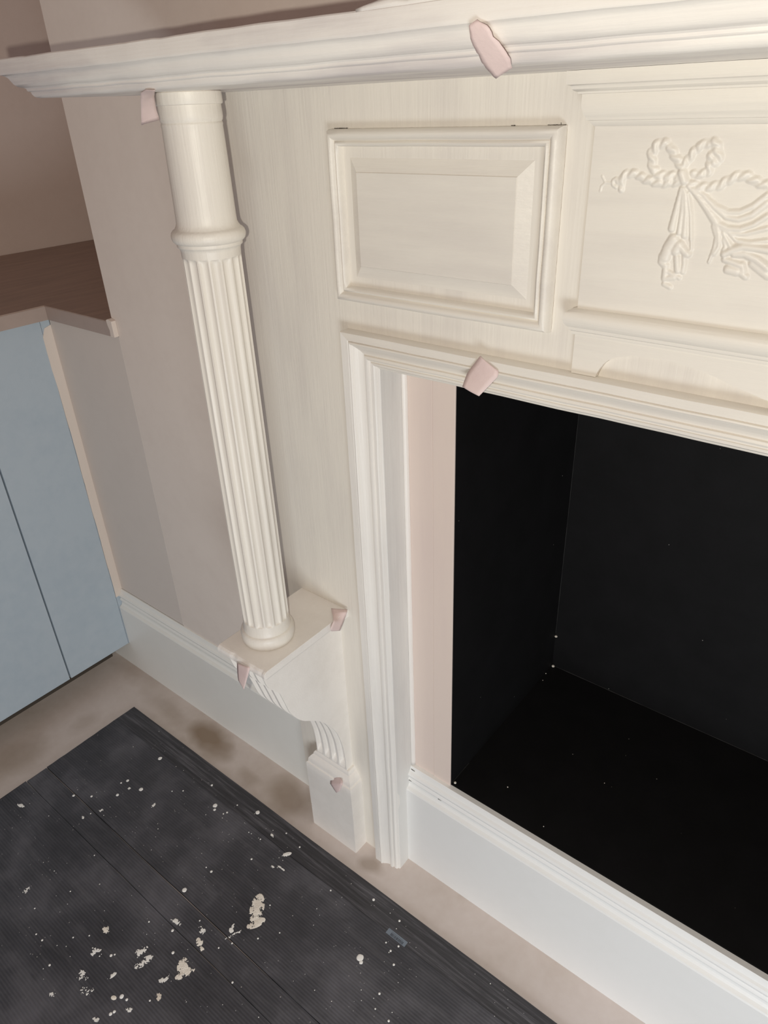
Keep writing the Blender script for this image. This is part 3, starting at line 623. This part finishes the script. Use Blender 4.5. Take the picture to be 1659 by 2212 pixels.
# scroll bracket with reeded front
bx0, bx1 = -0.1035, -0.0335
BP = [(-0.2060, 0.5315)]+BRACKET+[(-0.0590, 0.2120), (-0.0590, 0.1970)]
# smooth resample
def catmull(P, n):
    out = []
    for i in range(len(P)-1):
        p0, p1, p2, p3 = P[max(i-1, 0)], P[i], P[i+1], P[min(i+2, len(P)-1)]
        for k in range(n):
            t = k/n
            out.append(tuple(0.5*((2*p1[c])+(-p0[c]+p2[c])*t+(2*p0[c]-5*p1[c]+4*p2[c]-p3[c])*t*t+(-p0[c]+3*p1[c]-3*p2[c]+p3[c])*t**3) for c in (0, 1)))
    out.append(P[-1]); return out
keyp = [BP[0], BP[2], BP[3]]+BP[5:]
cur = catmull(keyp, 4)
W_ = bx1-bx0
cols = []
def groove(u):
    # u in 0..1 across the width; four flutes with fillets between
    for a, b in ((0.02, 0.21), (0.275, 0.455), (0.52, 0.70), (0.765, 0.975)):
        if a < u < b:
            t = (u-(a+b)/2)/((b-a)/2); return 0.0080*math.sqrt(max(0, 1-t**4))
    return 0
us = sorted(set([0, 1]+[a+(b-a)*k/10 for a, b in ((0.02, 0.21), (0.275, 0.455), (0.52, 0.70), (0.765, 0.975)) for k in range(11)]+[0.005, 0.995, 0.24, 0.48, 0.73]))
rings = []
for i, (y, z) in enumerate(cur):
    a = cur[max(i-1, 0)]; b = cur[min(i+1, len(cur)-1)]
    tx, tz = b[0]-a[0], b[1]-a[1]; l = math.hypot(tx, tz); nx, nz = -tz/l, tx/l
    # inward normal (towards the wall / up)
    if nx < 0: nx, nz = -nx, -nz
    fade = min(1, max(0, (z-0.200)/0.012))
    rings.append([(bx0+W_*u, y+nx*groove(u)*fade, z+nz*groove(u)*fade) for u in us])
V, F = loft(rings); n = len(us); R = len(rings)
# side cheeks and back
base = len(V)
V += [(bx0, BB, z) for _, z in cur]+[(bx1, BB, z) for _, z in cur]
for i in range(R-1):
    F.append((i*n, (i+1)*n, base+i+1, base+i)); F.append((i*n+n-1, (i+1)*n+n-1, base+R+i+1, base+R+i))
br = obj('scroll_bracket', V, F, 'white_n', fs, label='S-shaped bracket with reeded front'); smooth_by_angle(br, 30)

# plinth block with stepped cap
qx0, qx1, qy = -0.1220, -0.0150, -0.0725
PP = [(0, 0.0), (0, 0.1690), (0.0008, 0.1708), (0.0030, 0.1720), (0.0032, 0.1740), (0.0036, 0.1790), (0.0052, 0.1825), (0.0085, 0.1870), (0.0105, 0.1890), (0.0112, 0.1895), (0.0114, 0.1925), (0.0130, 0.1955), (0.0145, 0.1970)]
rings = []
for d, z in PP:
    fr = [(qx0+d, BB, z), (qx0+d, qy+d*0.93, z)]
    k = 10
    mid = [(qx0+d+(qx1-qx0-2*d)*i/k, qy+d*0.93, z) for i in range(1, k)]
    rr = fr+mid+[(qx1-d, qy+d*0.93, z), (qx1-d, BB, z)]
    rings.append(rr)
full = []
for i in range(len(rings)):
    full.append(rings[i])
    if i == 1-1:
        for t in range(1, 12):
            full.append([wobble((a[0], a[1], 0.169*t/12), 0.0006, 40, 2) for a in rings[0]])
full = [[p if p[1] > BB-1e-6 else (p[0], p[1], p[2]) for p in r] for r in full]
V, F = loft(full); nn = len(full[0]); F.append(tuple((len(full)-1)*nn+i for i in range(nn))); F.append(tuple(range(nn)))
o = obj('plinth_block', V, F, 'white_n', fs); smooth_by_angle(o, 30)

# hairline cracks and chips where the old paint has opened
def crack(pts, r, seed): obj('paint_crack', *strip_tube(pts, r, seed, 5), 'dark', fs)
crack([(0.0185+0.0012*i, -0.0436, PZ1+0.0004+0.0003*noise.noise(Vector((i*0.8, 0, 0)))) for i in range(16)], 0.00045, 1)
crack([(0.2600+0.0012*i, -0.0436, PZ1+0.0004+0.0003*noise.noise(Vector((i*0.8, 4, 0)))) for i in range(15)], 0.00028, 2)
crack([(0.2250+0.0010*i, -0.0436, PZ1+0.0004) for i in range(5)], 0.0004, 3)
crack([(0.0705+0.0011*i, -0.0105, 0.2287-0.0001*i) for i in range(8)], 0.0006, 4)
crack([(0.0700+0.0011*i, -0.0168, 0.2075) for i in range(6)], 0.0005, 5)
crack([(0.1300+0.0010*i, -0.0168, 0.2050) for i in range(7)], 0.0005, 6)
crack([(0.272+0.0002*i, -0.0437, PZ1-0.002*i+0.002) for i in range(3)], 0.00028, 7)

def seam(pts, r, seed):
    d = []
    for i in range(len(pts)-1): d += subdiv(pts[i], pts[i+1], max(1, int(math.dist(pts[i], pts[i+1])/0.003)))
    obj('paint_seam', *strip_tube(d+[pts[-1]], r, seed, 5), 'seam', fs)
seam([(BX0-P-0.0001, BB, z) for P, z in CP], 0.00035, 1)
seam([(BX0-P-0.0001, BB, z) for P, z in LP], 0.00035, 2)
seam([(BX0-0.0001, BB, 1.0340), (BX0-0.0001, BB, 1.1776)], 0.00032, 3)
seam([(BX0-0.0001, BB, 0.9735), (BX0-0.0001, BB, 1.0100)], 0.00035, 4)
seam([(x, BB-0.0001, z) for x, z in ap[:-2]], 0.00035, 5)
seam([(PX0, BB, PZ1), (PX1, BB, PZ1), (PX1, BB, PZ0), (PX0, BB, PZ0)], 0.0003, 6)

# ------------------------------------------------------------------ masking tape scraps
def tape(name_lab, left, right, seed=0, nx=8, ny=5, curl=0.0008, thick=0.00025):
    def samp(P, t):
        seg = [math.dist(P[i], P[i+1]) for i in range(len(P)-1)]; T = t*sum(seg)
        for i, s_ in enumerate(seg):
            if T <= s_ or i == len(seg)-1:
                u = min(1, T/s_ if s_ else 0); return Vector(P[i]).lerp(Vector(P[i+1]), u)
            T -= s_
    rings = []
    for i in range(nx*2+1):
        t = i/(nx*2); a, b = samp(left, t), samp(right, t); r = []
        for j in range(ny+1):
            s_ = j/ny; p = a.lerp(b, s_)
            jag = 0.0005*noise.noise(Vector((t*9+seed, s_*3, 1))) if j in (0, ny) else 0
            p = p+Vector((jag, -curl*math.sin(s_*math.pi), jag))
            r.append(tuple(p))
        rings.append(r)
    V, F = loft(rings)
    o = obj('masking_tape', V, F, 'tape', smooth=True)
    s = o.modifiers.new('thickness', 'SOLIDIFY'); s.thickness = thick; s.offset = 0
    return tag(o, name_lab, 'tape')
tape('torn strip of pale pink masking tape stuck over the mantel moulding', *TAPE_MANTEL, seed=1, curl=0.0003)
tape('pale pink masking tape hanging under the mantel beside the column top', *TAPE_COL, seed=2)
tape('pink masking tape square curling off the lintel above the black opening', *TAPE_LINTEL, seed=3)
TAPE_SHR = ([(-0.0370, -0.0570, 0.5462), (-0.0260, -0.0660, 0.5466), (-0.0118, -0.0790, 0.5480), (-0.0112, -0.0873, 0.5400), (-0.0125, -0.0850, 0.5330)],
            [(-0.0150, -0.0453, 0.5470), (-0.0130, -0.0480, 0.5466), (-0.0105, -0.0505, 0.5475), (-0.0115, -0.0590, 0.5330), (-0.0115, -0.0680, 0.5230)])
tape('pink masking tape scrap on the back right corner of the pedestal shelf', *TAPE_SHR, seed=4, curl=0.0004)
tape('small pink masking tape point hanging from the front edge of the pedestal shelf', *TAPE_SHL, seed=5, curl=0.0006)
tape('small pink masking tape scrap on the plinth block under the bracket', *TAPE_PL, seed=6, curl=0.0015)

# ------------------------------------------------------------------ floor mats
T1 = 0.0052
def mat_outline(x0, x1, y0, y1, seed, jag):
    pts = []
    n = 24
    for i in range(n+1):
        y = y1+(y0-y1)*i/n; pts.append((x0+jag*noise.noise(Vector((y*9, seed, 0)))+jag*0.5*noise.noise(Vector((y*60, seed, 3))), y))
    for i in range(31):
        x = x0+(x1-x0)*i/30
        pts.append((x, y0+0.0012*noise.noise(Vector((x*8, seed, 7)))))
    for i in range(31):
        x = x1+(x0-x1)*i/30
        pts.append((x, y1+0.0012*noise.noise(Vector((x*5, seed+5, 7)))))
    return pts
m1 = empty('floor_mat', (0.1, -0.2, 0), 'charcoal ribbed floor mat nearest the fireplace with a barcode sticker and white paint drips', 'mat')
m2 = empty('floor_mat', (0.1, -0.6, 0), 'charcoal ribbed floor mat further into the room with plaster smears', 'mat')
obj('border_strip', *prism(mat_outline(-0.6668, 1.35, -0.1523, -0.1045, 1, 0.0012), 'z', 0.0, T1), 'mat_border', m1)
obj('ribbed_sheet', *prism(mat_outline(-0.6664, 1.35, -0.3205, -0.1524, 1, 0.0018), 'z', 0.0, T1), 'mat', m1)
obj('border_strip', *prism(mat_outline(-0.6655, 1.35, -0.3652, -0.3222, 3, 0.003), 'z', 0.0, T1-0.0006), 'mat', m2)
obj('ribbed_sheet', *prism(mat_outline(-0.668, 1.35, -1.6, -0.3662, 4, 0.005), 'z', 0.0, T1-0.0012), 'mat', m2)

def mat_z(y): return T1 if y > -0.3215 else (T1-0.0006 if y > -0.3657 else T1-0.0012)
def blob(x, y, r, z, seed):
    n = 14; rings = []
    for f, h in ((1.0, 0.0), (0.86, 0.0005), (0.45, 0.0008)):
        rings.append([(x+r*f*(1+0.16*noise.noise(Vector((math.cos(k*2*math.pi/n)*1.4+seed, math.sin(k*2*math.pi/n)*1.4, 0))))*math.cos(k*2*math.pi/n),
                       y+r*f*(1+0.16*noise.noise(Vector((math.cos(k*2*math.pi/n)*1.4+seed, math.sin(k*2*math.pi/n)*1.4, 0))))*math.sin(k*2*math.pi/n), z+h) for k in range(n)])
    return loft(rings, closed_ring=True, cap=True)
for i, (x, y, r) in enumerate(DROPS):
    z = mat_z(y)-0.0001
    obj('paint_drip', *blob(x, y, r*1.1, z, i*3.1), 'drop', m1 if y > -0.3215 else m2, smooth=True)
def smear(x, y, A, B, w_, seed):
    """ragged dried smear: a field of small flat flakes thresholded from noise inside an ellipse"""
    parts = []
    N2 = 44
    cell = 2.0/N2
    keep = {}
    for i in range(N2):
        for j in range(N2):
            u, v = -1+cell*(i+0.5), -1+cell*(j+0.5); d = math.hypot(u, v)
            if d > 1: continue
            px = x+A[0]*u+B[0]*v; py = y+A[1]*u+B[1]*v
            nv = (noise.noise(Vector((px*120+seed, py*120, 0)))*0.9+noise.noise(Vector((px*420+seed, py*420, 5)))*0.6)
            if nv*1.3+(w_-0.45)*0.75+0.9*(1-d)-0.42 > 0.0: keep[(i, j)] = (d, nv)
    V = []; F = []; idx = {}
    z = mat_z(y)
    def vid(a, b):
        if (a, b) not in idx:
            u, v = -1+cell*a, -1+cell*b
            h = 0.0003+0.0011*max(0, min(w_, 1))*max(0, 1-math.hypot(u, v))*(0.6+0.8*noise.noise(Vector((a*0.5+seed, b*0.5, 0))))
            jx = 0.35*cell*noise.noise(Vector((a*1.7, b*1.3, seed)))
            u += jx; v += jx
            idx[(a, b)] = len(V); V.append((x+A[0]*u+B[0]*v, y+A[1]*u+B[1]*v, z+h))
        return idx[(a, b)]
    for (i, j) in keep:
        F.append((vid(i, j), vid(i+1, j), vid(i+1, j+1), vid(i, j+1)))
    return V, F
for i, (x, y, ax, ay, bx_, by_, w_) in enumerate(SMEARS):
    V, F = smear(x, y, (ax, ay), (bx_, by_), w_, i*7.3)
    if F:
        o = obj('plaster_smear', V, F, 'plaster' if i in (0, 1, 4, 5, 6, 9, 10, 16, 32) else 'drop', m1 if y > -0.3215 else m2, smooth=True)
        s = o.modifiers.new('thickness', 'SOLIDIFY'); s.thickness = 0.0005; s.offset = -1
# fine spatter
def spatter(parent, y0, y1, n, seed):
    rnd = random.Random(seed); parts = []
    for _ in range(n):
        x = rnd.uniform(-0.63, 0.45); y = rnd.uniform(y0, y1)
        if noise.noise(Vector((x*7, y*7, 3))) < -0.15: continue
        r = 0.00035+0.0007*rnd.random()**3
        z = mat_z(y)-0.0001
        parts.append(([(x+r*math.cos(k*math.pi/3), y+r*math.sin(k*math.pi/3), z+0.0001) for k in range(6)]+[(x, y, z+0.0005)], [(k, (k+1) % 6, 6) for k in range(6)]))
    o = obj('paint_spatter', *merge(*parts), 'drop', parent); o['kind'] = 'stuff'
spatter(m1, -0.315, -0.11, 260, 3)
spatter(m2, -0.75, -0.37, 420, 4)
# barcode sticker
bc = obj('barcode_label', *box((0.1208, -0.1548, T1), (0.1597, -0.1452, T1+0.0003)), 'barcode', m1, label='small grey barcode sticker')
parts = []; rnd = random.Random(5); x = 0.1290
while x < 0.1540:
    ww = rnd.choice((0.0003, 0.0005, 0.0008)); parts.append(box((x, -0.1540, T1+0.0003), (x+ww, -0.1493, T1+0.0004))); x += ww+rnd.choice((0.0003, 0.0005, 0.0007))
for k in range(10):
    x = 0.1290+k*0.0024; parts.append(box((x, -0.1482, T1+0.0003), (x+0.0009, -0.1474, T1+0.0004)))
obj('barcode_bars', *merge(*parts), 'ink', bc)
